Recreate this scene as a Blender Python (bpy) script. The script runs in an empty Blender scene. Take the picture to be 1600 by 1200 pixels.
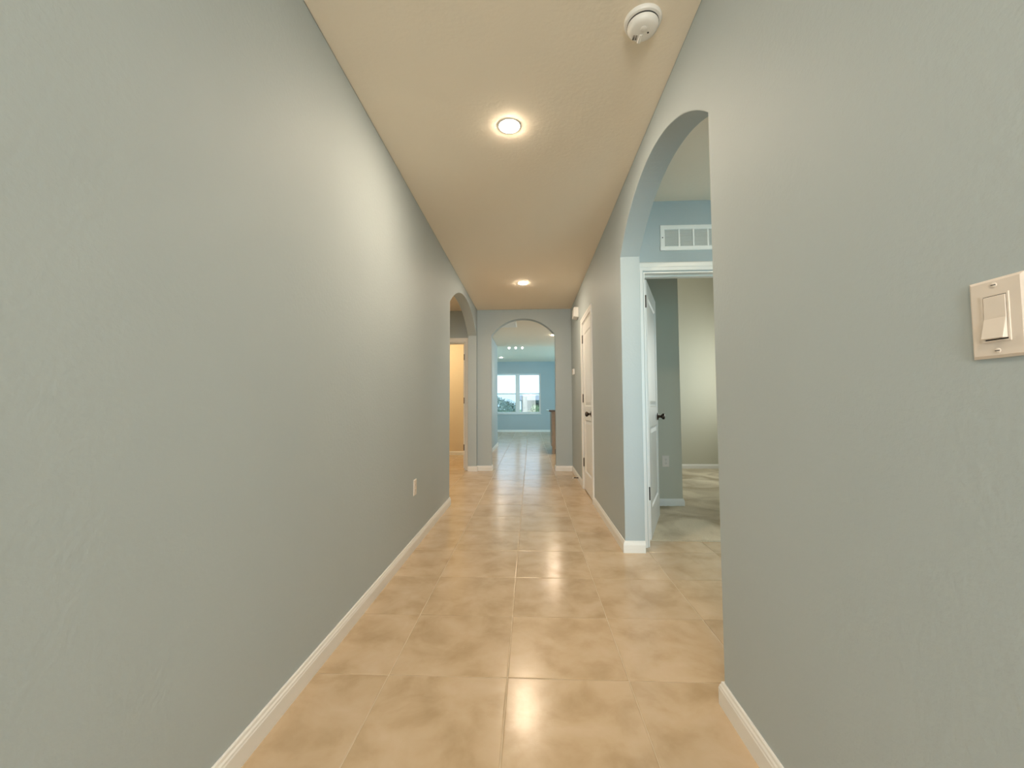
import bpy, bmesh, math, random
from mathutils import Matrix, Vector
random.seed(7)
SC = bpy.context.scene
COL = SC.collection
PI = math.pi

# ------------------------------------------------------------------ camera
CAM_H = 1.04
F_PX, YAW, PITCH, ROLL = 646.8, 0.0438, 0.0512, -0.0039
fw = Vector((-math.sin(YAW)*math.cos(PITCH), math.cos(YAW)*math.cos(PITCH), math.sin(PITCH)))
rt = Vector((math.cos(YAW), math.sin(YAW), 0)); up = rt.cross(fw)
r2 = rt*math.cos(ROLL) + up*math.sin(ROLL); u2 = up*math.cos(ROLL) - rt*math.sin(ROLL)
cd = bpy.data.cameras.new('camera'); cam = bpy.data.objects.new('camera', cd); COL.objects.link(cam)
cam.matrix_world = Matrix(((r2.x, u2.x, -fw.x, 0), (r2.y, u2.y, -fw.y, 0), (r2.z, u2.z, -fw.z, CAM_H), (0, 0, 0, 1)))
cd.sensor_fit = 'HORIZONTAL'; cd.sensor_width = 36.0; cd.lens = F_PX*36.0/1600.0; cd.clip_start = 0.02; cd.clip_end = 300
SC.camera = cam

# ------------------------------------------------------------------ world, sun, daylight, exposure
SKY = (0.52, 0.79, 1.0); SKY_STRENGTH = 2.4
w = bpy.data.worlds.new('sky'); SC.world = w; w.use_nodes = True
bgn = w.node_tree.nodes['Background']; bgn.inputs[0].default_value = (*SKY, 1); bgn.inputs[1].default_value = SKY_STRENGTH
SC.view_settings.view_transform = 'Standard'; SC.view_settings.look = 'None'
SC.view_settings.gamma = 1.0; SC.view_settings.use_curve_mapping = False
SC.view_settings.exposure = 0.20
SC.cycles.use_denoising = True
SC.cycles.max_bounces = 10; SC.cycles.diffuse_bounces = 6; SC.cycles.glossy_bounces = 4
SC.cycles.transparent_max_bounces = 12
SC.cycles.caustics_reflective = False; SC.cycles.caustics_refractive = False
SC.cycles.sample_clamp_indirect = 6.0

sun_d = bpy.data.lights.new('sun', 'SUN'); sun = bpy.data.objects.new('sun', sun_d); COL.objects.link(sun)
sun_d.energy = 2.5; sun_d.angle = 0.01; sun_d.color = (1.0, 0.95, 0.86)
sun.rotation_euler = Vector((0.75, 0.25, -0.75)).to_track_quat('-Z', 'Y').to_euler()

DAY_FILL = (0.31, 0.77, 1.0)
def daylight(name, loc, direction, sx, sz, power, color=DAY_FILL):
    """daylight at a window, some of them added out of view for fill: an area light facing in"""
    l = bpy.data.lights.new(name, 'AREA'); o = bpy.data.objects.new(name, l); COL.objects.link(o)
    l.shape = 'RECTANGLE'; l.size = sx; l.size_y = sz; l.energy = power; l.color = color
    o.location = loc; o.rotation_euler = Vector(direction).to_track_quat('-Z', 'Z').to_euler()
    return o
P_FOYER, P_VEST, P_BED, P_GREAT, P_GREATL = 138, 21, 28, 120, 80
LAMP_S, BATH_S = 620.0, 98.0
daylight('daylight_entry', (-0.095, -3.62, 1.30), (0, 1, 0.12), 1.1, 1.9, P_FOYER, (0.98, 0.96, 0.90))
daylight('fill_vestibule', (1.55, 0.80, 1.35), (0, 1, 0), 1.2, 1.5, P_VEST, (0.50, 0.87, 1.0))  # fill behind an added vestibule window, cools the arch jamb and door wall
daylight('daylight_bedroom', (3.445, 5.85, 1.55), (-1, 0, 0), 1.3, 1.5, P_BED, (0.95, 0.97, 0.88))
daylight('fill_great_right', (4.45, 13.2, 0.95), (-1, 0, 1.1), 2.9, 1.6, P_GREAT)  # fill behind an added side window, tilted up to lift the great room ceiling
daylight('fill_kitchen', (4.45, 8.9, 1.35), (-1, 0, 0.8), 1.7, 1.0, 75, (0.98, 0.95, 0.86))  # fill behind an added kitchen window, brightens the corridor ceiling
daylight('fill_great_left', (-4.75, 13.2, 0.95), (1, 0, 1.1), 2.9, 1.6, P_GREATL)  # second great room fill, behind an added window on the left

# ------------------------------------------------------------------ constants of the place
XL, XR, H, TH = -0.853, 0.664, 2.585, 0.14
HG = 2.75           # great room ceiling
Y0 = -3.4           # front wall
YE = 6.62           # end wall of the hall
YC = 10.8           # end of the corridor
YF = 16.2           # far wall
X0O, X1O = -4.5, 4.2
XBR = 3.4           # bedroom window wall
LAMP = (1.0, 0.81, 0.60)

# ------------------------------------------------------------------ materials
def mat(name):
    m = bpy.data.materials.new(name); m.use_nodes = True
    nt = m.node_tree; b = nt.nodes['Principled BSDF']
    return m, nt, b
def plain(name, col, rough=0.5, metal=0.0, spec=0.5, nscale=0, namp=0.0, bump=0.0, bscale=100):
    m, nt, b = mat(name)
    b.inputs['Roughness'].default_value = rough; b.inputs['Metallic'].default_value = metal
    b.inputs['Specular IOR Level'].default_value = spec
    geo = nt.nodes.new('ShaderNodeNewGeometry')
    if namp > 0:
        n = nt.nodes.new('ShaderNodeTexNoise'); n.inputs['Scale'].default_value = nscale; n.inputs['Detail'].default_value = 3
        nt.links.new(geo.outputs['Position'], n.inputs['Vector'])
        r = nt.nodes.new('ShaderNodeValToRGB')
        r.color_ramp.elements[0].position = 0.3; r.color_ramp.elements[1].position = 0.7
        r.color_ramp.elements[0].color = (*[c*(1-namp) for c in col], 1); r.color_ramp.elements[1].color = (*[min(1, c*(1+namp)) for c in col], 1)
        nt.links.new(n.outputs['Fac'], r.inputs[0]); nt.links.new(r.outputs[0], b.inputs['Base Color'])
    else:
        b.inputs['Base Color'].default_value = (*col, 1)
    if bump > 0:
        n2 = nt.nodes.new('ShaderNodeTexNoise'); n2.inputs['Scale'].default_value = bscale; n2.inputs['Detail'].default_value = 3
        nt.links.new(geo.outputs['Position'], n2.inputs['Vector'])
        bp = nt.nodes.new('ShaderNodeBump'); bp.inputs['Strength'].default_value = bump; bp.inputs['Distance'].default_value = 0.004
        nt.links.new(n2.outputs['Fac'], bp.inputs['Height']); nt.links.new(bp.outputs[0], b.inputs['Normal'])
    return m
def emit(name, col, s):
    m = bpy.data.materials.new(name); m.use_nodes = True; nt = m.node_tree
    nt.nodes.clear(); e = nt.nodes.new('ShaderNodeEmission'); o = nt.nodes.new('ShaderNodeOutputMaterial')
    e.inputs[0].default_value = (*col, 1); e.inputs[1].default_value = s; nt.links.new(e.outputs[0], o.inputs[0])
    return m
def glass(name, tint=(1, 1, 1), refl=0.06):
    m = bpy.data.materials.new(name); m.use_nodes = True; nt = m.node_tree; nt.nodes.clear()
    t = nt.nodes.new('ShaderNodeBsdfTransparent'); t.inputs[0].default_value = (*tint, 1)
    g = nt.nodes.new('ShaderNodeBsdfGlossy'); g.inputs['Roughness'].default_value = 0.02; g.inputs[0].default_value = (0.3, 0.3, 0.3, 1)
    fr = nt.nodes.new('ShaderNodeFresnel'); fr.inputs[0].default_value = 1.45
    mx = nt.nodes.new('ShaderNodeMixShader'); o = nt.nodes.new('ShaderNodeOutputMaterial')
    nt.links.new(fr.outputs[0], mx.inputs[0]); nt.links.new(t.outputs[0], mx.inputs[1]); nt.links.new(g.outputs[0], mx.inputs[2]); nt.links.new(mx.outputs[0], o.inputs[0])
    return m
def screen_mat():
    m = bpy.data.materials.new('fly_screen'); m.use_nodes = True; nt = m.node_tree; nt.nodes.clear()
    t = nt.nodes.new('ShaderNodeBsdfTransparent'); d = nt.nodes.new('ShaderNodeBsdfDiffuse'); d.inputs[0].default_value = (0.3, 0.33, 0.34, 1)
    mx = nt.nodes.new('ShaderNodeMixShader'); mx.inputs[0].default_value = 0.22; o = nt.nodes.new('ShaderNodeOutputMaterial')
    nt.links.new(t.outputs[0], mx.inputs[1]); nt.links.new(d.outputs[0], mx.inputs[2]); nt.links.new(mx.outputs[0], o.inputs[0])
    return m

def tile_mat():
    m, nt, b = mat('beige_ceramic_tile')
    geo = nt.nodes.new('ShaderNodeNewGeometry'); oi = nt.nodes.new('ShaderNodeObjectInfo')
    mul = nt.nodes.new('ShaderNodeVectorMath'); mul.operation = 'SCALE'; mul.inputs[0].default_value = (7, 11, 3)
    nt.links.new(oi.outputs['Random'], mul.inputs['Scale'])
    add = nt.nodes.new('ShaderNodeVectorMath'); add.operation = 'ADD'
    nt.links.new(geo.outputs['Position'], add.inputs[0]); nt.links.new(mul.outputs[0], add.inputs[1])
    n = nt.nodes.new('ShaderNodeTexNoise'); n.inputs['Scale'].default_value = 5.5; n.inputs['Detail'].default_value = 5; n.inputs['Roughness'].default_value = 0.55
    n.inputs['Distortion'].default_value = 0.3
    nt.links.new(add.outputs[0], n.inputs['Vector'])
    r = nt.nodes.new('ShaderNodeValToRGB'); el = r.color_ramp.elements
    el[0].position = 0.25; el[0].color = (0.43, 0.305, 0.175, 1)
    el[1].position = 0.75; el[1].color = (0.61, 0.475, 0.335, 1)
    e = el.new(0.5); e.color = (0.55, 0.415, 0.27, 1)
    nt.links.new(n.outputs['Fac'], r.inputs[0])
    hs = nt.nodes.new('ShaderNodeHueSaturation')
    mr = nt.nodes.new('ShaderNodeMapRange'); mr.inputs['To Min'].default_value = 0.95; mr.inputs['To Max'].default_value = 1.05
    nt.links.new(oi.outputs['Random'], mr.inputs[0]); nt.links.new(mr.outputs[0], hs.inputs['Value']); nt.links.new(r.outputs[0], hs.inputs['Color'])
    nt.links.new(hs.outputs[0], b.inputs['Base Color'])
    n2 = nt.nodes.new('ShaderNodeTexNoise'); n2.inputs['Scale'].default_value = 14; n2.inputs['Detail'].default_value = 2
    nt.links.new(geo.outputs['Position'], n2.inputs['Vector'])
    m2 = nt.nodes.new('ShaderNodeMapRange'); m2.inputs['To Min'].default_value = 0.18; m2.inputs['To Max'].default_value = 0.24
    nt.links.new(n2.outputs['Fac'], m2.inputs[0]); nt.links.new(m2.outputs[0], b.inputs['Roughness'])
    bp = nt.nodes.new('ShaderNodeBump'); bp.inputs['Strength'].default_value = 0.04; bp.inputs['Distance'].default_value = 0.003
    nt.links.new(n2.outputs['Fac'], bp.inputs['Height']); nt.links.new(bp.outputs[0], b.inputs['Normal'])
    return m
def carpet_mat():
    m, nt, b = mat('beige_carpet')
    geo = nt.nodes.new('ShaderNodeNewGeometry')
    n = nt.nodes.new('ShaderNodeTexNoise'); n.inputs['Scale'].default_value = 2.2; n.inputs['Detail'].default_value = 4; n.inputs['Distortion'].default_value = 0.8
    f = nt.nodes.new('ShaderNodeTexNoise'); f.inputs['Scale'].default_value = 160; f.inputs['Detail'].default_value = 2
    nt.links.new(geo.outputs['Position'], n.inputs['Vector']); nt.links.new(geo.outputs['Position'], f.inputs['Vector'])
    r = nt.nodes.new('ShaderNodeValToRGB'); el = r.color_ramp.elements
    el[0].position = 0.35; el[0].color = (0.48, 0.39, 0.26, 1); el[1].position = 0.60; el[1].color = (0.80, 0.70, 0.52, 1)
    nt.links.new(n.outputs['Fac'], r.inputs[0])
    mx = nt.nodes.new('ShaderNodeMixRGB'); mx.blend_type = 'MULTIPLY'; mx.inputs[0].default_value = 0.3
    nt.links.new(r.outputs[0], mx.inputs[1]); nt.links.new(f.outputs['Fac'], mx.inputs[2])
    g = nt.nodes.new('ShaderNodeGamma'); g.inputs[1].default_value = 0.85
    nt.links.new(mx.outputs[0], g.inputs[0]); nt.links.new(g.outputs[0], b.inputs['Base Color'])
    b.inputs['Roughness'].default_value = 0.95; b.inputs['Specular IOR Level'].default_value = 0.1
    bp = nt.nodes.new('ShaderNodeBump'); bp.inputs['Strength'].default_value = 0.8; bp.inputs['Distance'].default_value = 0.01
    nt.links.new(f.outputs['Fac'], bp.inputs['Height']); nt.links.new(bp.outputs[0], b.inputs['Normal'])
    return m

M = dict(
    paint=plain('wall_paint_blue_grey', (0.425, 0.485, 0.505), 0.62, spec=0.3, nscale=1.2, namp=0.02, bump=0.26, bscale=70),
    cream=plain('wall_paint_cream', (0.56, 0.55, 0.46), 0.65, spec=0.3, bump=0.14, bscale=75),
    bath=plain('wall_paint_sand', (0.72, 0.62, 0.46), 0.6, spec=0.3, bump=0.1, bscale=75),
    ceil=plain('ceiling_paint', (0.85, 0.77, 0.645), 0.8, spec=0.2, bump=0.22, bscale=48),
    trim=plain('white_trim_paint', (0.80, 0.79, 0.76), 0.35, bump=0.02, bscale=40),
    door=plain('white_door_paint', (0.80, 0.80, 0.78), 0.35, bump=0.03, bscale=60),
    plate=plain('ivory_plastic', (0.76, 0.68, 0.61), 0.35),
    white=plain('white_plastic', (0.82, 0.80, 0.76), 0.35),
    slot=plain('grey_slot', (0.16, 0.145, 0.125), 0.7),
    dark=plain('dark_slot', (0.03, 0.03, 0.03), 0.6),
    bronze=plain('oil_rubbed_bronze', (0.055, 0.04, 0.03), 0.32, metal=0.85),
    steel=plain('screw_steel', (0.55, 0.53, 0.5), 0.3, metal=1.0),
    grout=plain('grout', (0.58, 0.47, 0.33), 0.85, nscale=30, namp=0.06),
    grille=plain('white_metal_grille', (0.86, 0.86, 0.84), 0.4),
    louver=plain('grey_louver', (0.50, 0.50, 0.47), 0.5),
    vinyl=plain('white_vinyl', (0.78, 0.80, 0.80), 0.35),
    wood=plain('maple_cabinet', (0.36, 0.27, 0.20), 0.4, nscale=9, namp=0.12),
    granite=plain('granite', (0.16, 0.14, 0.13), 0.08, nscale=120, namp=0.5),
    lawn=plain('lawn', (0.22, 0.34, 0.17), 0.9, nscale=6, namp=0.25),
    leafa=plain('leaf_grey_green', (0.30, 0.39, 0.34), 0.6, nscale=8, namp=0.4),
    leafb=plain('leaf_light_green', (0.27, 0.40, 0.20), 0.6, nscale=8, namp=0.4),
    bark=plain('bark', (0.2, 0.16, 0.12), 0.9),
    stucco=plain('pale_stucco', (0.50, 0.47, 0.45), 0.9), siding=plain('blue_grey_siding', (0.15, 0.21, 0.23), 0.9),
    roof=plain('grey_shingle', (0.33, 0.35, 0.38), 0.9),
    render=plain('outer_wall', (0.5, 0.5, 0.5), 0.9),
    lens=emit('lamp_lens', LAMP, LAMP_S), lens_dim=emit('lamp_lens_dimmed', LAMP, LAMP_S*0.42),
    bulb=emit('globe_glow', (1.0, 0.9, 0.78), 6.0),
    bathlens=emit('bath_lamp_glow', (1.0, 0.76, 0.46), BATH_S),
    glass=glass('window_glass'), screen=screen_mat(), tile=tile_mat(), carpet=carpet_mat())

# ------------------------------------------------------------------ mesh helpers
def obj(name, bm, m, parent=None, smooth=False, bevel=0.0, seg=2):
    me = bpy.data.meshes.new(name)
    bmesh.ops.recalc_face_normals(bm, faces=bm.faces)
    bm.to_mesh(me); bm.free()
    if smooth:
        for p in me.polygons: p.use_smooth = True
    me.materials.append(M[m] if isinstance(m, str) else m)
    o = bpy.data.objects.new(name, me); COL.objects.link(o)
    if parent: o.parent = parent
    if smooth: me.set_sharp_from_angle(angle=math.radians(35))
    if bevel > 0:
        md = o.modifiers.new('bevel', 'BEVEL'); md.width = bevel; md.segments = seg; md.limit_method = 'ANGLE'; md.angle_limit = math.radians(50)
    return o
def struct(o, label=None):
    o['kind'] = 'structure'
    if label: o['label'] = label
    return o
def tag(o, label, cat, group=None):
    o['label'] = label; o['category'] = cat
    if group: o['group'] = group
    return o
def empty(name, loc=(0, 0, 0), rz=0.0):
    o = bpy.data.objects.new(name, None); COL.objects.link(o); o.location = loc; o.rotation_euler = (0, 0, rz); o.empty_display_size = 0.05
    return o
def box(bm, x0, x1, y0, y1, z0, z1):
    v = [bm.verts.new((x, y, z)) for z in (z0, z1) for y in (y0, y1) for x in (x0, x1)]
    for f in ((0, 2, 3, 1), (4, 5, 7, 6), (0, 1, 5, 4), (2, 6, 7, 3), (0, 4, 6, 2), (1, 3, 7, 5)):
        bm.faces.new([v[i] for i in f])
def bx(*a):
    bm = bmesh.new(); box(bm, *a); return bm
def prism(bm, pts, to3, a, b):
    """outline pts (2D) extruded between offsets a and b; to3(p, q, t) -> xyz"""
    A = [bm.verts.new(to3(p, q, a)) for p, q in pts]; B = [bm.verts.new(to3(p, q, b)) for p, q in pts]
    bm.faces.new(A); bm.faces.new(B[::-1]); n = len(pts)
    for i in range(n): bm.faces.new((A[i], A[(i+1) % n], B[(i+1) % n], B[i]))
def lathe(bm, prof, n=28, axis='z', c=(0, 0, 0), sgn=1):
    """prof: (radius, along); axis z: along z, axis y: along y"""
    rings = []
    for r, t in prof:
        ring = []
        for i in range(n):
            a = 2*PI*i/n; p, q = r*math.cos(a), r*math.sin(a); s = t*sgn
            co = (p, q, s) if axis == 'z' else ((p, s, q) if axis == 'y' else (s, p, q))
            ring.append(bm.verts.new((co[0]+c[0], co[1]+c[1], co[2]+c[2])))
        rings.append(ring)
    for a, b in zip(rings, rings[1:]):
        for i in range(n): bm.faces.new((a[i], a[(i+1) % n], b[(i+1) % n], b[i]))
    bm.faces.new(rings[0][::-1]); bm.faces.new(rings[-1])
def sweep(bm, path, prof, to3):
    """profile (d, e) swept along a 2D path; d is offset to the left of the path with mitred corners; to3(p, q, e)"""
    n = len(path); rows = []
    for i, (px, py) in enumerate(path):
        ns = []
        for j in (i-1, i):
            if 0 <= j < n-1:
                dx, dy = path[j+1][0]-path[j][0], path[j+1][1]-path[j][1]; L = math.hypot(dx, dy)
                ns.append((-dy/L, dx/L))
        if len(ns) == 1: nx, ny = ns[0]
        else:
            k = 1 + ns[0][0]*ns[1][0] + ns[0][1]*ns[1][1]
            nx, ny = (ns[0][0]+ns[1][0])/k, (ns[0][1]+ns[1][1])/k
        rows.append([bm.verts.new(to3(px+nx*d, py+ny*d, e)) for d, e in prof])
    m = len(prof)
    for a, b in zip(rows, rows[1:]):
        for i in range(m): bm.faces.new((a[i], a[(i+1) % m], b[(i+1) % m], b[i]))
    bm.faces.new(rows[0][::-1]); bm.faces.new(rows[-1])

def arc_pts(a0, a1, spring, apex, n=36):
    """segmental arch points from a0 to a1"""
    half = (a1-a0)/2; rise = apex-spring; R = (half*half+rise*rise)/(2*rise); c = (a0+a1)/2; zc = apex-R
    t = math.asin(half/R)
    return [(c+R*math.sin(-t+2*t*i/n), zc+R*math.cos(-t+2*t*i/n)) for i in range(n+1)]
ARCH_R = (1.512, 3.010, 2.120, 2.415)
ARCH_L = (4.360, 6.560, 2.155, 2.475)
ARCH_E = (-0.622, 0.404, 2.160, 2.435)

# ------------------------------------------------------------------ walls
def notch_arch(A): return [(A[0], 0)] + arc_pts(*A) + [(A[1], 0)]
def wall_y(name, pts, x0, x1, m='paint', label=None):      # outline in (y, z), thick in x
    bm = bmesh.new(); prism(bm, pts, lambda p, q, t: (t, p, q), x0, x1)
    return struct(obj(name, bm, m, bevel=0.004), label)
def wall_x(name, pts, y0, y1, m='paint', label=None):      # outline in (x, z), thick in y
    bm = bmesh.new(); prism(bm, pts, lambda p, q, t: (p, t, q), y0, y1)
    return struct(obj(name, bm, m, bevel=0.004), label)
def rect(a0, a1, z0, z1): return [(a0, z0), (a1, z0), (a1, z1), (a0, z1)]
def outline(a0, a1, top, notches):
    pts = [(a0, 0)]
    for n in notches: pts += n
    return pts + [(a1, 0), (a1, top), (a0, top)]
def dn(a0, a1, zt): return [(a0, 0), (a0, zt), (a1, zt), (a1, 0)]
DOOR_C = (4.475, 5.225, 2.055)      # closet door in the right wall (y range, top)
DOOR_B = (0.858, 1.684, 2.040)      # bedroom door (x range)
DOOR_W = (-1.860, -1.052, 2.065)    # bathroom door (x range)
YB, YW = 3.12, 6.66                 # front faces of the bedroom / bathroom door walls

wall_y('wall_left', outline(Y0, YC, H, [notch_arch(ARCH_L)]), XL-TH, XL, label='long blue-grey hall wall on the left with an arch at its far end')
wall_y('wall_right', outline(Y0, 6.99, H, [notch_arch(ARCH_R), dn(*DOOR_C)]), XR, XR+TH, label='blue-grey hall wall on the right with an arched opening and a closet door')
wall_x('wall_end', outline(XL, XR, H, [notch_arch(ARCH_E)]), YE, YE+TH, label='end wall of the hall with a round-topped arch')
FD = (-0.70, 0.51, 2.42)
wall_x('wall_front', outline(XL, XR, H, [dn(*FD)]), Y0-TH, Y0)
wall_x('wall_bedroom_door', outline(XR+TH, XBR, 3.2, [dn(*DOOR_B)]), YB, YB+TH, label='blue-grey wall above and around the bedroom door')
def wall_window_x(name, a0, a1, top, wx0, wx1, wz0, wz1, y0, y1, m='paint'):
    bm = bmesh.new(); f = lambda p, q, t: (p, t, q)
    for r in (rect(a0, wx0, 0, top), rect(wx1, a1, 0, top), rect(wx0, wx1, 0, wz0), rect(wx0, wx1, wz1, top)): prism(bm, r, f, y0, y1)
    return struct(obj(name, bm, m))
wall_window_x('wall_vestibule_near', XR+TH, 2.3, H, 0.95, 2.15, 0.6, 2.1, 0.86, 1.0)
wall_y('wall_vestibule_side', rect(0.86, YB, 0, H), 2.3, 2.44)
def wall_window_y(name, a0, a1, top, wy0, wy1, wz0, wz1, x0, x1, m='paint'):
    bm = bmesh.new(); f = lambda p, q, t: (t, p, q)
    for r in (rect(a0, wy0, 0, top), rect(wy1, a1, 0, top), rect(wy0, wy1, 0, wz0), rect(wy0, wy1, wz1, top)): prism(bm, r, f, x0, x1)
    return struct(obj(name, bm, m))
wall_window_y('wall_bedroom_side', YB, 6.99, 3.2, 5.2, 6.5, 0.8, 2.3, XBR, XBR+TH, 'cream')
# bedroom: far wall and the closet that backs onto the hall
wall_x('wall_bedroom_far', rect(XR+TH, XBR, 0, 3.2), 6.85, 6.99, 'cream', 'pale far wall of the carpeted bedroom')
wall_x('wall_closet', rect(XR+TH, 1.55, 0, 3.2), 4.35, 4.45, 'cream', 'shaded closet wall inside the bedroom')
wall_y('wall_closet_side', rect(4.45, 5.6, 0, 3.2), 1.45, 1.55, 'cream')
wall_x('wall_closet_back', rect(XR+TH, 1.55, 0, 3.2), 5.6, 5.7, 'cream')
wall_y('wall_bedroom_hall_side', rect(YB+TH, 6.85, H, 3.2), XR, XR+TH, 'cream')
# left vestibule and bathroom
wall_x('wall_bathroom_door', outline(-2.6, XL-TH, H, [dn(*DOOR_W)]), YW, YW+TH, label='grey wall above the bathroom door beyond the left arch')
wall_x('wall_left_vestibule_near', rect(-2.6, XL-TH, 0, H), 3.86, 4.0)
wall_y('wall_left_vestibule_side', rect(3.86, 8.84, 0, H), -2.74, -2.6, 'bath')
wall_x('wall_bathroom_far', rect(-2.6, XL-TH, 0, H), 8.70, 8.84, 'bath', 'sand-coloured bathroom wall lit by a warm lamp')
# great room and kitchen
wall_x('wall_great_room_near', rect(X0O, XL-TH, 0, HG), YC-TH, YC)
wall_x('wall_kitchen', rect(XR+TH, X1O, 0, H), 6.99, 7.09)
WZ0, WZ1, WX0, WX1 = 0.70, 2.285, -1.405, 0.417
def wall_far():
    bm = bmesh.new(); f = lambda p, q, t: (p, t, q)
    for r in (rect(X0O, WX0, 0, HG), rect(WX1, X1O, 0, HG), rect(WX0, WX1, 0, WZ0), rect(WX0, WX1, WZ1, HG)): prism(bm, r, f, YF, YF+TH)
    return struct(obj('wall_far', bm, 'paint'), 'teal-looking far wall of the great room around a double window')
wall_far()
wall_window_y('wall_kitchen_side', 7.09, YC, HG, 8.0, 9.8, 0.95, 2.1, X1O, X1O+TH)
wall_window_y('wall_great_room_right', YC, YF+TH, HG, 11.7, 14.7, 0.05, 2.2, X1O, X1O+TH)
wall_window_y('wall_great_room_left', YC-TH, YF+TH, HG, 11.7, 14.7, 0.05, 2.2, X0O-TH, X0O)
# ceilings and roof
struct(obj('ceiling', bx(XL, XR, Y0, YE, H, H+0.1), 'ceil'), 'smooth tan-lit ceiling over the hall')
struct(obj('ceiling_corridor', bx(XL, XR+TH, YE+TH, YC, H, H+0.1), 'ceil'))
struct(obj('ceiling_kitchen', bx(XR+TH, X1O, 7.09, YC, H, H+0.1), 'ceil'))
struct(obj('ceiling_great_room', bx(X0O, X1O, YC, YF, HG, HG+0.1), 'ceil'))
struct(obj('ceiling_vestibule', bx(XR+TH, 2.3, 1.0, YB, H, H+0.1), 'ceil'))
struct(obj('ceiling_left_vestibule', bx(-2.6, XL-TH, 4.0, YW, H, H+0.1), 'ceil'))
struct(obj('ceiling_bathroom', bx(-2.6, XL-TH, YW+TH, 8.7, H, H+0.1), 'ceil'))
struct(obj('ceiling_bedroom', bx(XR+TH, XBR, YB+TH, 6.85, 3.2, 3.24), 'ceil'))
struct(obj('roof', bx(X0O-0.5, X1O+0.5, Y0-0.5, YF+0.35, 3.26, 3.4), 'render'))
bm = bmesh.new()                                          # upper outer shell that closes the gap under the roof
for a in ((X0O-TH, X1O+TH, YF+0.01, YF+TH, HG, 3.26), (X0O-TH, X1O+TH, Y0-TH, Y0-0.01, H, 3.26), (X0O-TH, X0O, Y0, YF, HG, 3.26), (X1O, X1O+TH, 6.99, YF, HG, 3.26)): box(bm, *a)
box(bm, X0O-TH, X0O, Y0, YC-TH, 0, 3.26); box(bm, X0O-TH, XL, Y0-TH, Y0-0.01, 0, H)
struct(obj('wall_outer', bm, 'render'))

# ------------------------------------------------------------------ floor: slab, grout bed, tiles, carpet
PT, TX, TY, GR = 0.4605, -0.0933, 1.6347, 0.0042
floor = struct(obj('floor', bx(X0O-TH, X1O+TH, Y0-TH, YF+TH, -0.12, -0.0022), 'grout'), 'beige square ceramic tile floor running down the hall')
def tile_bm(bm, cx, cy):
    s = (PT-GR)/2; c = 0.0022; L = ((s, -0.004), (s, -0.0014), (s-c*0.45, -0.0004), (s-c*1.4, 0.0))
    R = [[bm.verts.new((cx+sx*q, cy+sy*q, z)) for sx, sy in ((-1, -1), (1, -1), (1, 1), (-1, 1))] for q, z in L]
    for a, b in zip(R, R[1:]):
        for i in range(4): bm.faces.new((a[i], a[(i+1) % 4], b[(i+1) % 4], b[i]))
    bm.faces.new(R[-1])
b0 = bmesh.new(); tile_bm(b0, 0, 0)
t0 = obj('tile', b0, 'tile', floor); tile_me = t0.data
rest = bmesh.new(); first = True; ntile = 0
CARPET = (XR+TH+0.001, XBR, YB+0.14, 6.85)
for j in range(-11, 33):
    for i in range(-10, 10):
        cx, cy = TX+(i+0.5)*PT, TY+(j+0.5)*PT
        if not (X0O < cx < X1O and Y0 < cy < YF): continue
        if cx > XR+TH and YB+0.05 < cy-PT/2+0.1 and cy < 6.99: continue               # carpet
        hall = XL-0.25 < cx < XR+0.25
        seen = False
        if cy > 0.75 and cy < 6.75 and hall: seen = True
        if 1.4 < cy < 3.3 and XR < cx < 2.0: seen = True
        if 4.5 < cy < 8.9 and -2.1 < cx < XL: seen = True
        if 6.6 < cy < 11.0 and XL-0.25 < cx < 0.95: seen = True
        if cy >= 11.0 and -1.75 < cx < 0.9: seen = True
        if seen:
            o = t0 if first else t0.copy()
            if not first: COL.objects.link(o)
            first = False; ntile += 1
            o.location = (cx, cy, 0); o.rotation_euler = (random.gauss(0, 0.0005), random.gauss(0, 0.0005), random.choice((0, PI/2, PI, -PI/2)))
        elif cx > XL-TH-0.3 and cx < XR+0.3 or cy > 6.9 and cx > XR or cy > YC-0.3 or (4 < cy < 8.9 and cx > -2.7) or (1.0 < cy < 3.3 and XR < cx < 2.4):
            tile_bm(rest, cx, cy)
ro = obj('tile_field', rest, 'tile', floor); ro['kind'] = 'stuff'
# carpet: a softly uneven pile surface
bm = bmesh.new(); nx, ny = 110, 120
g = [[bm.verts.new((CARPET[0]+(CARPET[1]-CARPET[0])*i/nx, CARPET[2]+(CARPET[3]-CARPET[2])*j/ny, 0.008+random.random()*0.004)) for i in range(nx+1)] for j in range(ny+1)]
for j in range(ny):
    for i in range(nx): bm.faces.new((g[j][i], g[j][i+1], g[j+1][i+1], g[j+1][i]))
low = [bm.verts.new((v.co.x, v.co.y-0.003, -0.002)) for v in g[0]]
for i in range(nx): bm.faces.new((low[i], low[i+1], g[0][i+1], g[0][i]))
struct(obj('floor_carpet', bm, 'carpet', smooth=True), 'beige bedroom carpet with darker vacuum marks')

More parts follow.
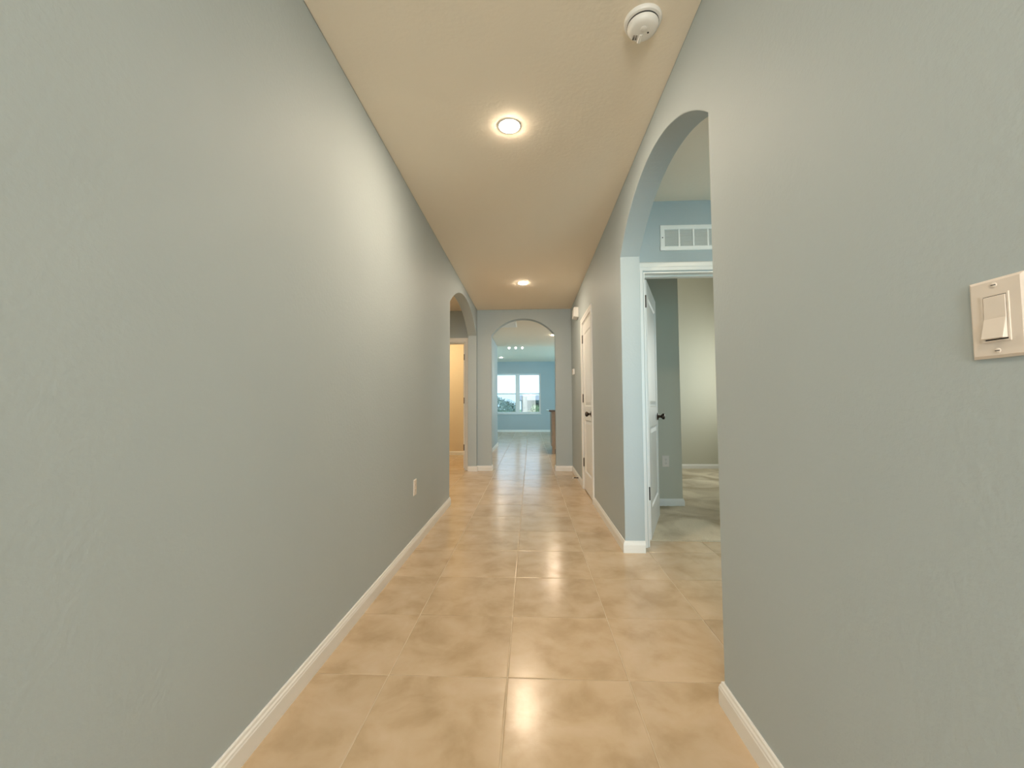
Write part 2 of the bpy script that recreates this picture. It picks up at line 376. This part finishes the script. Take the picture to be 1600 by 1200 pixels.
# ------------------------------------------------------------------ baseboards
BPROF = [(0, 0), (0.0145, 0), (0.0145, 0.056), (0.0128, 0.060), (0.0120, 0.066), (0.0085, 0.071), (0.0070, 0.079), (0.0050, 0.081), (0, 0.081)]
def baseboard(name, paths, label=None):
    bm = bmesh.new()
    for p in paths: sweep(bm, p, BPROF, lambda x, y, e: (x, y, e))
    return struct(obj(name, bm, 'trim'), label)
CW = 0.072
xi = XR+TH; xo = XL-TH
baseboard('baseboard_left', [[(xo, ARCH_L[0]), (XL, ARCH_L[0]), (XL, Y0)]], 'white baseboard along the left hall wall')
baseboard('baseboard_right', [[(XR, Y0), (XR, ARCH_R[0]), (xi, ARCH_R[0])], [(xi, ARCH_R[1]), (XR, ARCH_R[1]), (XR, DOOR_C[0]-CW)]], 'white baseboard along the right hall wall')
baseboard('baseboard_right_far', [[(XR, DOOR_C[1]+CW), (XR, YE), (ARCH_E[1], YE), (ARCH_E[1], YE+TH), (XR, YE+TH)]])
baseboard('baseboard_end', [[(XL, YE+TH), (ARCH_E[0], YE+TH), (ARCH_E[0], YE), (XL, YE), (XL, ARCH_L[1]), (xo, ARCH_L[1])]])
baseboard('baseboard_corridor', [[(-3.5, YC), (XL, YC), (XL, YE+TH+0.015)]])
baseboard('baseboard_far', [[(X1O, YF), (X0O, YF)]], 'white baseboard under the far double window')
baseboard('baseboard_closet', [[(1.55, 5.6), (1.55, 4.35), (xi, 4.35)]])
baseboard('baseboard_bedroom', [[(XBR, 6.85), (xi, 6.85)]])
baseboard('baseboard_bathroom', [[(xo, 8.7), (-2.6, 8.7)]])
baseboard('baseboard_vestibule', [[(2.3, 1.0), (2.3, YB), (DOOR_B[1]+CW, YB)]])

# ------------------------------------------------------------------ door casings, jambs
CPROF = [(0.006, 0), (0.006, 0.011), (0.010, 0.0135), (0.030, 0.0145), (0.036, 0.018), (0.062, 0.018), (0.068, 0.0145), (0.072, 0.009), (0.072, 0)]
def casing(name, d, plane, label=None):
    """plane: ('x', wall_x, normal) or ('y', wall_y, normal); trims one face of an opening"""
    bm = bmesh.new(); ax, c, s = plane
    to3 = (lambda p, q, e: (c+s*e, p, q)) if ax == 'x' else (lambda p, q, e: (p, c+s*e, q))
    sweep(bm, [(d[0], 0), (d[0], d[2]), (d[1], d[2]), (d[1], 0)], CPROF, to3)
    return struct(obj(name, bm, 'trim'), label)
def jambs(name, d, ax, a, b, stop):
    """lining boards of an opening between wall faces a and b, with a door stop at depth range stop"""
    bm = bmesh.new(); t = 0.010
    def B(p0, p1, q0, q1, z0, z1):
        if ax == 'x': box(bm, q0, q1, p0, p1, z0, z1)
        else: box(bm, p0, p1, q0, q1, z0, z1)
    B(d[0], d[0]+t, a, b, 0, d[2]); B(d[1]-t, d[1], a, b, 0, d[2]); B(d[0]+t, d[1]-t, a, b, d[2]-t, d[2])
    s0, s1 = stop
    B(d[0]+t, d[0]+t+0.01, s0, s1, 0, d[2]-t); B(d[1]-t-0.01, d[1]-t, s0, s1, 0, d[2]-t); B(d[0]+t, d[1]-t, s0, s1, d[2]-t-0.01, d[2]-t)
    return struct(obj(name, bm, 'trim'))
casing('trim_1', DOOR_B, ('y', YB, -1), 'white casing around the open bedroom doorway')
jambs('trim_2', DOOR_B, 'y', YB, YB+TH, (YB+0.06, YB+0.095))
casing('trim_3', DOOR_W, ('y', YW, -1), 'white casing around the bathroom doorway beyond the left arch')
jambs('trim_4', DOOR_W, 'y', YW, YW+TH, (YW+0.06, YW+0.095))
casing('trim_5', DOOR_C, ('x', XR, -1), 'white casing around the closet door in the right wall')
jambs('trim_6', DOOR_C, 'x', XR, XR+TH, (XR+0.05, XR+0.085))

# ------------------------------------------------------------------ doors
def door(name, label, loc, rz, w_, hh, t, hinge_side, hinge_face, knob_y, hinge_z):
    """leaf from x=0 (or hinge at x=w) to w_, front face y=0 looking to -y, back face y=t"""
    root = struct(empty(name, loc, rz), label)
    bm = bmesh.new(); sw = 0.11; z0 = 0.012
    R = [(z0, 0.23), (0.86, 1.02), (hh-0.125, hh)]
    box(bm, 0, sw, 0, t, z0, hh); box(bm, w_-sw, w_, 0, t, z0, hh)
    for a, b in R: box(bm, sw, w_-sw, 0, t, a, b)
    leaf = obj('leaf', bm, 'door', root)
    for a, b in ((0.23, 0.86), (1.02, hh-0.125)):
        bm = bmesh.new(); rings = []
        def ring(i, y): return [bm.verts.new((x, y, z)) for x, z in ((sw+i, a+i), (w_-sw-i, a+i), (w_-sw-i, b-i), (sw+i, b-i))]
        seq = [(0, 0.0), (0.010, 0.009), (0.022, 0.009), (0.050, 0.003)]
        for sgn in (0, 1):
            rs = [ring(i, y if sgn == 0 else t-y) for i, y in seq]
            for p, q in zip(rs, rs[1:]):
                for k in range(4): bm.faces.new((p[k], p[(k+1) % 4], q[(k+1) % 4], q[k]))
            bm.faces.new(rs[-1])
        obj('panel', bm, 'door', leaf)
    kx = w_-0.06 if hinge_side == 0 else 0.06
    for sgn, yy in ((-1, 0), (1, t)):
        bm = bmesh.new()
        lathe(bm, [(0.033, 0), (0.033, 0.005), (0.028, 0.010), (0.013, 0.013), (0.011, 0.030), (0.016, 0.036), (0.026, 0.044), (0.0285, 0.055), (0.025, 0.064), (0.014, 0.069), (0.004, 0.070)], 20, 'y', (kx, yy, knob_y), sgn)
        k = obj('knob', bm, 'bronze', leaf, smooth=True); k['label'] = 'dark bronze round door knob'
    hx = 0 if hinge_side == 0 else w_
    so = -1 if hinge_side == 0 else 1
    hy = -0.004 if hinge_face == 'front' else t+0.004
    for z in hinge_z:
        bm = bmesh.new(); lathe(bm, [(0.0075, -0.05), (0.0075, 0.05)], 10, 'z', (hx+so*0.003, hy, z))
        lathe(bm, [(0.0045, 0.05), (0.0055, 0.054), (0.002, 0.058)], 10, 'z', (hx+so*0.003, hy, z))
        box(bm, hx-0.0025, hx+0.0015, (0.002 if hinge_face == 'back' else hy), (hy if hinge_face == 'back' else t-0.002), z-0.05, z+0.05)      # leaf of the hinge on the door edge
        hg = obj('hinge', bm, 'bronze', leaf); hg['label'] = 'dark bronze hinge'
    return root, leaf
# bedroom door: hinged on the left, swung into the bedroom
A_B = math.radians(68.5)
t = 0.035
pv = Vector((DOOR_B[0]+0.026, YB+TH+0.004))              # pivot: bedroom-side corner at the hinge
off = Matrix.Rotation(A_B, 2) @ Vector((0.0, t))
d1, l1 = door('door_1', 'white panelled bedroom door standing open on dark bronze hinges', (pv.x-off.x, pv.y-off.y, 0), A_B, 0.79, 2.022, t, 0, 'back', 0.93, (0.36, 1.85))
# hinge plates left on the bedroom door edge, as seen in the gap by the casing
# bathroom door: hinged on the right, swung fully into the bathroom
pvw = Vector((DOOR_W[1]-0.014, YW+TH+0.004))
A_W = math.radians(-88)
offw = Matrix.Rotation(A_W, 2) @ Vector((0.78, t))
d2, l2 = door('door_2', 'white bathroom door swung away beyond the left arch, only hinges showing', (pvw.x-offw.x, pvw.y-offw.y, 0), A_W, 0.78, 2.045, t, 1, 'back', 0.93, (0.35, 1.12, 1.84))
# closet door in the right wall, closed, opening into the hall: hinges at its far edge
d3, l3 = door('door_3', 'closed white panelled closet door in the right wall with a dark knob', (XR+0.002, DOOR_C[1]-0.014, 0), -PI/2, DOOR_C[1]-DOOR_C[0]-0.028, 2.038, t, 0, 'front', 0.94, (0.33, 1.12, 1.86))
# front door (behind the camera): tall glazed door
fd = struct(empty('door_4', (0, 0, 0)), 'glazed entry door with sidelight')
bm = bmesh.new(); yA, yB = Y0-0.10, Y0-0.055
for a in ((FD[0], FD[0]+0.05, 0, FD[2]), (FD[1]-0.05, FD[1], 0, FD[2]), (FD[0]+0.05, FD[1]-0.05, FD[2]-0.05, FD[2]), (FD[0]+0.05, FD[1]-0.05, 0, 0.2), (0.18, 0.24, 0.2, FD[2]-0.05)): box(bm, a[0], a[1], yA, yB, a[2], a[3])
obj('frame', bm, 'door', fd)
for a, b in ((FD[0]+0.05, 0.18), (0.24, FD[1]-0.05)): obj('pane', bx(a, b, Y0-0.082, Y0-0.076, 0.2, FD[2]-0.05), 'glass', fd)

# ------------------------------------------------------------------ windows
def win_side(name, y0, y1, z0, z1, x, nsplit=2, turn=False):
    r = struct(empty(name))
    if turn: r.matrix_world = Matrix(((0, 1, 0, 0), (1, 0, 0, 0), (0, 0, 1, 0), (0, 0, 0, 1)))
    bm = bmesh.new(); f = 0.05; xa, xb = x-0.03, x+0.03
    for a in ((y0, y1, z0, z0+f), (y0, y1, z1-f, z1), (y0, y0+f, z0+f, z1-f), (y1-f, y1, z0+f, z1-f)): box(bm, xa, xb, a[0], a[1], a[2], a[3])
    for k in range(1, nsplit):
        c = y0+(y1-y0)*k/nsplit; box(bm, xa, xb, c-f/2, c+f/2, z0+f, z1-f)
    obj('frame', bm, 'vinyl', r)
    for k in range(nsplit):
        a = y0+(y1-y0)*k/nsplit + (f if k == 0 else f/2); b = y0+(y1-y0)*(k+1)/nsplit - (f if k == nsplit-1 else f/2)
        obj('pane', bx(x-0.003, x+0.003, a, b, z0+f, z1-f), 'glass', r)
win_side('fill_window_2', 0.95, 2.15, 0.6, 2.1, 0.93, 2, True)  # out-of-view window added for the vestibule fill light
win_side('window_3', 5.2, 6.5, 0.8, 2.3, XBR+0.09)
win_side('fill_window_4', 11.7, 14.7, 0.05, 2.2, X1O+0.07, 2)  # added glazing, out of view, for the right great room fill
win_side('fill_window_6', 8.0, 9.8, 0.95, 2.1, X1O+0.07, 2)  # added kitchen window, out of view, goes with the fill light there
win_side('fill_window_5', 11.7, 14.7, 0.05, 2.2, X0O-0.07, 2)  # added glazing, out of view, for the left great room fill
# far double window with four sashes
W1 = struct(empty('window_1', (0, YF, 0)), 'white double single-hung window in the far wall with garden outside')
ya, yb = 0.045, 0.115; XM = (WX0+WX1)/2; ZR = 1.492
bm = bmesh.new()
for a in ((WX0, WX1, WZ0, WZ0+0.035), (WX0, WX1, WZ1-0.035, WZ1), (WX0, WX0+0.035, WZ0+0.035, WZ1-0.035), (WX1-0.035, WX1, WZ0+0.035, WZ1-0.035)): box(bm, a[0], a[1], ya, yb, a[2], a[3])
obj('frame', bm, 'vinyl', W1)
obj('mullion', bx(XM-0.05, XM+0.05, ya-0.01, yb, WZ0+0.035, WZ1-0.035), 'vinyl', W1)
obj('sill', bx(WX0-0.02, WX1+0.02, -0.03, 0.045, WZ0-0.02, WZ0), 'trim', W1, bevel=0.004)
for a, b in ((WX0+0.035, XM-0.05), (XM+0.05, WX1-0.035)):
    for z0_, z1_, y0_, scr in ((WZ0+0.035, ZR+0.02, ya+0.008, True), (ZR-0.02, WZ1-0.035, ya+0.038, False)):
        bm = bmesh.new(); f = 0.032
        for q in ((a, b, z0_, z0_+f*1.3), (a, b, z1_-f, z1_), (a, a+f, z0_+f*1.3, z1_-f), (b-f, b, z0_+f*1.3, z1_-f)): box(bm, q[0], q[1], y0_, y0_+0.028, q[2], q[3])
        s = obj('sash', bm, 'vinyl', W1)
        obj('pane', bx(a+f, b-f, y0_+0.012, y0_+0.016, z0_+f*1.3, z1_-f), 'glass', s)
        if scr: obj('fly_screen', bx(a+0.01, b-0.01, yb-0.006, yb-0.004, z0_, z1_), 'screen', W1)

# ------------------------------------------------------------------ downlights
def downlight(x, y, z, label, r=0.055, m='lens'):
    root = tag(empty('recessed_downlight', (x, y, z)), label, 'ceiling light', 'round recessed ceiling downlights')
    bm = bmesh.new(); lathe(bm, [(r+0.010, 0.001), (r+0.010, -0.0008), (r+0.008, -0.0018), (r+0.001, -0.0022), (r-0.002, -0.0022), (r-0.002, 0.001)], 40)
    obj('trim_ring', bm, 'white', root, smooth=True)
    bm = bmesh.new(); lathe(bm, [(r, -0.0023), (r-0.002, -0.0034), (r*0.8, -0.0060), (r*0.5, -0.0080), (r*0.25, -0.0088), (0.002, -0.0090)], 40)
    obj('lens', bm, m, root, smooth=True)
    return root
downlight(-0.106, 2.216, H, 'bright round downlight in the hall ceiling, largest and nearest of them')
downlight(-0.084, 5.171, H, 'bright round downlight in the hall ceiling just before the end arch')
downlight(-0.11, -0.74, H, 'round downlight in the ceiling over the entry end')
downlight(0.525, 9.11, H, 'glowing downlight seen at the right edge of the end arch')
downlight(-1.04, 14.75, HG, 'small downlight on the great room ceiling above the far window', m='lens_dim')
downlight(2.5, 8.6, H, 'unseen fill downlight added to the kitchen ceiling out past the island')  # added lamp out of view, lifts the ceiling beyond the end arch
downlight(1.55, 2.05, H, 'unseen fill downlight added to the ceiling of the bedroom vestibule', m='lens_dim')  # added lamp hidden by the right wall, warms the vestibule ceiling
downlight(-1.75, 5.2, H, 'unseen fill downlight added to the ceiling of the left vestibule', m='lens_dim')  # added lamp hidden by the left wall, brightens the bathroom door casing

# bathroom dome lamp
bl = tag(empty('dome_lamp', (-1.9, 7.75, H)), 'warm glowing dome lamp on the bathroom ceiling', 'ceiling light')
bm = bmesh.new(); lathe(bm, [(0.16, 0), (0.16, -0.02), (0.15, -0.025), (0.14, -0.025)], 32); obj('base', bm, 'bronze', bl, smooth=True)
bm = bmesh.new(); lathe(bm, [(0.14, -0.022), (0.135, -0.05), (0.105, -0.08), (0.06, -0.097), (0.003, -0.102)], 32); obj('shade', bm, 'bathlens', bl, smooth=True)

# three-globe ceiling bar in the great room
tb = tag(empty('three_globe_light', (-0.40, 11.62, HG)), 'ceiling fixture with three small white globes seen through the end arch', 'ceiling light')
bm = bmesh.new(); box(bm, -0.28, 0.28, -0.03, 0.03, -0.025, 0.0); obj('canopy', bm, 'white', tb, bevel=0.006)
for k in (-1, 0, 1):
    bm = bmesh.new(); lathe(bm, [(0.02, -0.02), (0.014, -0.045), (0.022, -0.06), (0.026, -0.07)], 16, 'z', (k*0.186, 0, 0)); obj('socket', bm, 'steel', tb, smooth=True)
    bm = bmesh.new(); lathe(bm, [(0.016, -0.066), (0.027, -0.075), (0.033, -0.092), (0.027, -0.110), (0.014, -0.121), (0.002, -0.124)], 20, 'z', (k*0.186, 0, 0)); obj('globe', bm, 'bulb', tb, smooth=True)

# ------------------------------------------------------------------ smoke detector
sd = tag(empty('smoke_detector', (0.462, 1.612, H)), 'round white smoke detector on the ceiling near the right wall', 'smoke detector')
bm = bmesh.new(); lathe(bm, [(0.0735, 0), (0.0735, -0.008), (0.070, -0.014), (0.063, -0.017), (0.056, -0.017)], 48); obj('base', bm, 'white', sd, smooth=True)
bm = bmesh.new(); lathe(bm, [(0.0612, -0.012), (0.0612, -0.0215)], 40); obj('gap_ring', bm, 'dark', sd)
bm = bmesh.new(); lathe(bm, [(0.056, -0.0213), (0.0605, -0.0222), (0.0605, -0.028), (0.058, -0.036), (0.053, -0.042), (0.045, -0.0455), (0.030, -0.047), (0.002, -0.0475)], 48); cv = obj('cover', bm, 'white', sd, smooth=True)
bm = bmesh.new(); prism(bm, [(-0.006, -0.050), (0.006, -0.050), (0.010, -0.034), (-0.010, -0.034)], lambda p, q, t_: (p-0.004, t_, q), 0.012, 0.053); obj('ridge', bm, 'white', cv, bevel=0.002)
bm = bmesh.new()
for k in range(4):
    for x in (-0.034, -0.024): box(bm, x, x+0.007, 0.016+k*0.006, 0.019+k*0.006, -0.0478, -0.0435)
vs = obj('sounder_slots', bm, 'slot', cv); vs['kind'] = 'stuff'
bm = bmesh.new(); lathe(bm, [(0.013, -0.046), (0.013, -0.0495), (0.011, -0.0505), (0.002, -0.0505)], 24, 'z', (0.0, -0.014, 0)); obj('test_button', bm, 'white', cv, smooth=True)
bm = bmesh.new(); lathe(bm, [(0.0035, -0.046), (0.0035, -0.049), (0.001, -0.0495)], 12, 'z', (0.021, 0.004, 0)); obj('indicator_hole', bm, 'dark', cv)

# ------------------------------------------------------------------ wall plates
def plate_thing(name, label, cat, loc, rz, group=None):
    r = tag(empty(name, loc, rz), label, cat, group)
    bm = bmesh.new(); wv, hv, d = 0.035, 0.0575, 0.0055       # plate with chamfered rim
    A = [bm.verts.new((x, 0, z)) for x, z in ((-wv, -hv), (wv, -hv), (wv, hv), (-wv, hv))]
    B = [bm.verts.new((x*1.0, -0.0028, z)) for x, z in ((-wv, -hv), (wv, -hv), (wv, hv), (-wv, hv))]
    i = 0.004
    C = [bm.verts.new((x, -d, z)) for x, z in ((-wv+i, -hv+i), (wv-i, -hv+i), (wv-i, hv-i), (-wv+i, hv-i))]
    for p, q in ((A, B), (B, C)):
        for k in range(4): bm.faces.new((p[k], p[(k+1) % 4], q[(k+1) % 4], q[k]))
    bm.faces.new(C); bm.faces.new(A[::-1])
    pl = obj('cover_plate', bm, 'plate', r)
    return r, pl, d
sw, pl, d = plate_thing('light_switch', 'ivory rocker light switch on the right wall at the picture edge', 'light switch', (XR, 0.609, 1.161), -PI/2)
pl.scale = (1.0, 1.0, 0.985)
bm = bmesh.new()                                     # rocker frame
for a in ((-0.0175, -0.0150, -0.034, 0.034), (0.0150, 0.0175, -0.034, 0.034), (-0.0150, 0.0150, 0.0318, 0.034), (-0.0150, 0.0150, -0.034, -0.0318)): box(bm, a[0], a[1], -d-0.0014, -d+0.002, a[2], a[3])
obj('rocker_frame', bm, 'plate', sw)
obj('rocker_gap', bx(-0.0150, 0.0150, -d-0.0002, -d+0.001, -0.0318, 0.0318), 'dark', sw)
bm = bmesh.new(); P = [(-d, 0.0308), (-d-0.0018, 0.0308), (-d-0.0022, -0.001), (-d-0.0080, -0.0290), (-d-0.0078, -0.0300), (-d, -0.0300)]
prism(bm, P, lambda p, q, t_: (t_, p, q), -0.0141, 0.0141); rk = obj('rocker', bm, 'plate', sw, bevel=0.0006)
for z in (0.0475, -0.0475):
    bm = bmesh.new(); lathe(bm, [(0.0036, 0), (0.0036, 0.0008), (0.002, 0.0014), (0.0005, 0.0014)], 14, 'y', (0, -d, z), -1); s_ = obj('screw', bm, 'plate', pl, smooth=True)
    obj('screw_slot', bx(-0.0030, 0.0030, -d-0.0016, -d-0.0012, z-0.0005, z+0.0005), 'dark', pl)

def outlet(label, loc, rz):
    r, pl, d = plate_thing('wall_outlet', label, 'outlet', loc, rz)
    for z in (0.0195, -0.0195):
        bm = bmesh.new(); n = 20
        pts = [(max(-0.0165, min(0.0165, 0.0185*math.cos(2*PI*k/n))), z+0.0150*math.sin(2*PI*k/n)) for k in range(n)]
        prism(bm, pts, lambda p, q, t_: (p, t_, q), -d-0.002, -d+0.002); s = obj('socket', bm, 'plate', r)
        for x in (-0.006, 0.006): obj('slot', bx(x-0.001, x+0.001, -d-0.0024, -d-0.0016, z-0.002, z+0.006), 'dark', s)
        bm = bmesh.new(); lathe(bm, [(0.0024, 0.0016), (0.0024, 0.0024)], 10, 'y', (0, -d, z-0.0075), -1); obj('ground_hole', bm, 'dark', s)
    bm = bmesh.new(); lathe(bm, [(0.003, 0), (0.003, 0.001), (0.0005, 0.0014)], 12, 'y', (0, -d, 0), -1); obj('screw', bm, 'steel', r)
outlet('white duplex outlet low on the long left wall', (XL, 3.045, 0.44), PI/2)
outlet('duplex outlet low on the shaded closet wall in the bedroom', (1.385, 4.35, 0.46), 0)

# thermostat
th = tag(empty('thermostat', (XR, 6.235, 1.537), -PI/2), 'small white thermostat on the right wall near the end arch', 'thermostat')
obj('body', bx(-0.06, 0.06, -0.026, 0, -0.043, 0.043), 'white', th, bevel=0.005)
obj('display', bx(-0.035, 0.035, -0.0268, -0.0255, -0.005, 0.028), 'louver', th)
# door chime
dc = tag(empty('door_chime', (XR, 5.72, 2.305), -PI/2), 'white door chime box high on the right wall by the end arch', 'door chime')
bm = bmesh.new(); prism(bm, [(0, -0.07), (-0.062, -0.06), (-0.066, -0.05), (-0.066, 0.055), (-0.058, 0.07), (0, 0.07)], lambda p, q, t_: (t_, p, q), -0.105, 0.105)
ch = obj('cover', bm, 'white', dc, bevel=0.004)
for k in range(5): obj('slot', bx(-0.07, 0.07, -0.0672, -0.0655, -0.032+k*0.016, -0.029+k*0.016), 'louver', ch)
# spring door stop on the right baseboard
ds = tag(empty('door_stop', (XR-0.0145, 5.75, 0.045), -PI/2), 'thin metal spring door stop on the right baseboard', 'door stop')
bm = bmesh.new(); lathe(bm, [(0.010, 0), (0.010, 0.004), (0.006, 0.008)], 14, 'y', (0, 0, 0), -1); obj('mount', bm, 'bronze', ds, smooth=True)
pr = [(0.0052+0.0012*(k % 2), 0.006+k*0.0022) for k in range(26)]
bm = bmesh.new(); lathe(bm, pr, 12, 'y', (0, 0, 0), -1); obj('spring', bm, 'bronze', ds)
bm = bmesh.new(); lathe(bm, [(0.007, 0.062), (0.0085, 0.066), (0.0085, 0.074), (0.005, 0.078)], 14, 'y', (0, 0, 0), -1); obj('tip', bm, 'white', ds, smooth=True)

# ------------------------------------------------------------------ return-air grille over the bedroom door
ga = tag(empty('return_air_grille', (0.989, YB, 2.20)), 'white metal air return grille above the bedroom door', 'air vent')
GWd, GH = 0.60, 0.196
bm = bmesh.new(); P = [(0, 0), (0, 0.004), (0.004, 0.009), (0.030, 0.011), (0.033, 0.009), (0.033, 0)]
sweep(bm, [(0, 0), (0, GH), (GWd, GH), (GWd, 0), (0, 0)], [(-a, b) for a, b in P], lambda p, q, e: (p, -e, q)); obj('frame', bm, 'grille', ga)
cw = (GWd-0.066)/5
for k in range(1, 5): obj('divider', bx(0.033+cw*k-0.006, 0.033+cw*k+0.006, -0.010, -0.002, 0.033, GH-0.033), 'grille', ga)
bm = bmesh.new()
for k in range(16):
    z = 0.036+k*(GH-0.072)/15
    prism(bm, [(-0.0085, z-0.003), (-0.0015, z+0.0045), (-0.0009, z+0.0038), (-0.0079, z-0.0037)], lambda p, q, t_: (t_, p, q), 0.033, GWd-0.033)
lv = obj('louvers', bm, 'grille', ga); lv['kind'] = 'stuff'
obj('backing', bx(0.03, GWd-0.03, -0.0012, -0.0002, 0.03, GH-0.03), 'louver', ga)
for x in (0.016, GWd-0.016):
    bm = bmesh.new(); lathe(bm, [(0.0045, 0.010), (0.0045, 0.0118), (0.001, 0.0125)], 12, 'y', (x, 0, GH/2), -1); obj('screw', bm, 'dark', ga)

# ceiling register beyond the end arch
gr = tag(empty('ceiling_register', (-0.44, 7.82, H)), 'white louvered air register on the ceiling beyond the end arch', 'air vent')
bm = bmesh.new(); hx, hy = 0.19, 0.28
P = [(0, 0), (0, 0.003), (0.006, 0.010), (0.028, 0.012), (0.032, 0.010), (0.032, 0)]
sweep(bm, [(-hx, -hy), (-hx, hy), (hx, hy), (hx, -hy), (-hx, -hy)], [(-a, b) for a, b in P], lambda p, q, e: (p, q, -e)); obj('frame', bm, 'grille', gr)
for k in range(9):
    y = -hy+0.05+k*(2*hy-0.1)/8
    bm = bmesh.new(); prism(bm, [(y-0.020, -0.013), (y+0.016, -0.017), (y+0.016, -0.0155), (y-0.020, -0.0115)], lambda p, q, t_: (t_, p, q), -hx+0.032, hx-0.032); obj('blade', bm, 'grille', gr)
obj('backing', bx(-hx+0.03, hx-0.03, -hy+0.03, hy-0.03, -0.0012, 0), 'slot', gr)

# ------------------------------------------------------------------ kitchen island
ki = tag(empty('kitchen_island', (0.475, 8.95, 0)), 'tan kitchen island with a dark stone top at the edge of the end arch', 'kitchen island')
obj('toe_kick', bx(0.05, 0.95, 0.05, 0.80, 0, 0.10), 'dark', ki)
obj('body', bx(0, 1.0, 0, 0.85, 0.10, 0.895), 'wood', ki, bevel=0.003)
obj('corner_post', bx(-0.012, 0.05, -0.012, 0.05, 0, 0.895), 'wood', ki, bevel=0.003)
for k in range(2): obj('side_panel', bx(-0.010, 0.0, 0.08+k*0.39, 0.43+k*0.39, 0.16, 0.85), 'wood', ki, bevel=0.004)
obj('end_panel', bx(0.10, 0.93, -0.010, 0.0, 0.16, 0.85), 'wood', ki, bevel=0.004)
obj('countertop', bx(-0.075, 1.05, -0.05, 1.30, 0.895, 0.933), 'granite', ki, bevel=0.008, seg=3)

# ------------------------------------------------------------------ outdoors behind the far window
struct(obj('ground', bx(-70, 70, YF+TH, 110, -0.3, -0.12), 'lawn'))
struct(obj('ground_front', bx(-70, 70, -60, Y0-TH, -0.3, -0.12), 'lawn'))
def shrub(name, label, cat, loc, rx, ry, rz, n, leaf, m, trunk=0.0, group=None):
    r = tag(empty(name, loc), label, cat, group)
    bm = bmesh.new(); rnd = random.Random(int(loc[0]*100+loc[1]*7))
    for k in range(n):
        u = Vector((rnd.gauss(0, 1), rnd.gauss(0, 1), rnd.gauss(0, 1))).normalized()
        q = rnd.uniform(0.55, 1.0)**0.6
        lump = 0.85+0.18*math.sin(5*u.x+3*u.z)+0.1*math.sin(9*u.y+4*u.x)
        p = Vector((u.x*rx, u.y*ry, u.z*rz))*q*lump + Vector((0, 0, trunk+rz))
        a = Vector((rnd.gauss(0, 1), rnd.gauss(0, 1), rnd.gauss(0, 1))).normalized(); b = a.cross(u+Vector((0.1, 0.2, 0.3))).normalized()
        s = leaf*rnd.uniform(0.6, 1.3)
        v = [bm.verts.new(p+x) for x in (-a*s, b*s*0.45, a*s, -b*s*0.45)]
        bm.faces.new(v)
    f = obj('foliage', bm, m, r)
    bm = bmesh.new(); lathe(bm, [(0.10 if trunk > 0.5 else 0.05, 0), (0.07 if trunk > 0.5 else 0.035, trunk+rz*0.8), (0.02, trunk+rz*1.4)], 10); obj('trunk', bm, 'bark', r, smooth=True)
    return r
shrub('garden_tree', 'grey-green tree outside the left half of the far window', 'tree', (-2.0, 24.0, -0.12), 1.75, 1.2, 0.84, 7000, 0.055, 'leafa', 0.12)
shrub('garden_shrub', 'light green shrub outside the right half of the far window', 'shrub', (0.45, 23.5, -0.12), 0.85, 0.7, 0.60, 5000, 0.045, 'leafb', 0.0)
shrub('garden_shrub', 'low grey-green shrub beside the post outside the far window', 'shrub', (-0.85, 21.2, -0.12), 0.35, 0.35, 0.42, 1500, 0.035, 'leafa', 0.0)
post = tag(empty('garden_post', (-0.30, 22.0, -0.12)), 'pale square post outside the right half of the far window', 'post')
obj('shaft', bx(-0.14, 0.14, -0.14, 0.14, 0, 1.62), 'stucco', post, bevel=0.01); obj('base', bx(-0.19, 0.19, -0.19, 0.19, 0, 0.25), 'stucco', post, bevel=0.01)
nh = tag(empty('neighbour_house', (3.5, 46.0, -0.12)), 'pale distant house outside the right half of the far window', 'house')
obj('wall', bx(-4.5, 7, 0, 7, 0, 1.75), 'siding', nh)
bm = bmesh.new(); prism(bm, [(-0.6, 1.70), (7.6, 1.70), (3.5, 2.35)], lambda p, q, t_: (t_, p, q), -5, 7.5); obj('roof', bm, 'roof', nh)
for x in (-3, 0.2, 3.4): obj('window', bx(x, x+1.2, -0.05, 0.0, 0.6, 1.4), 'dark', nh)
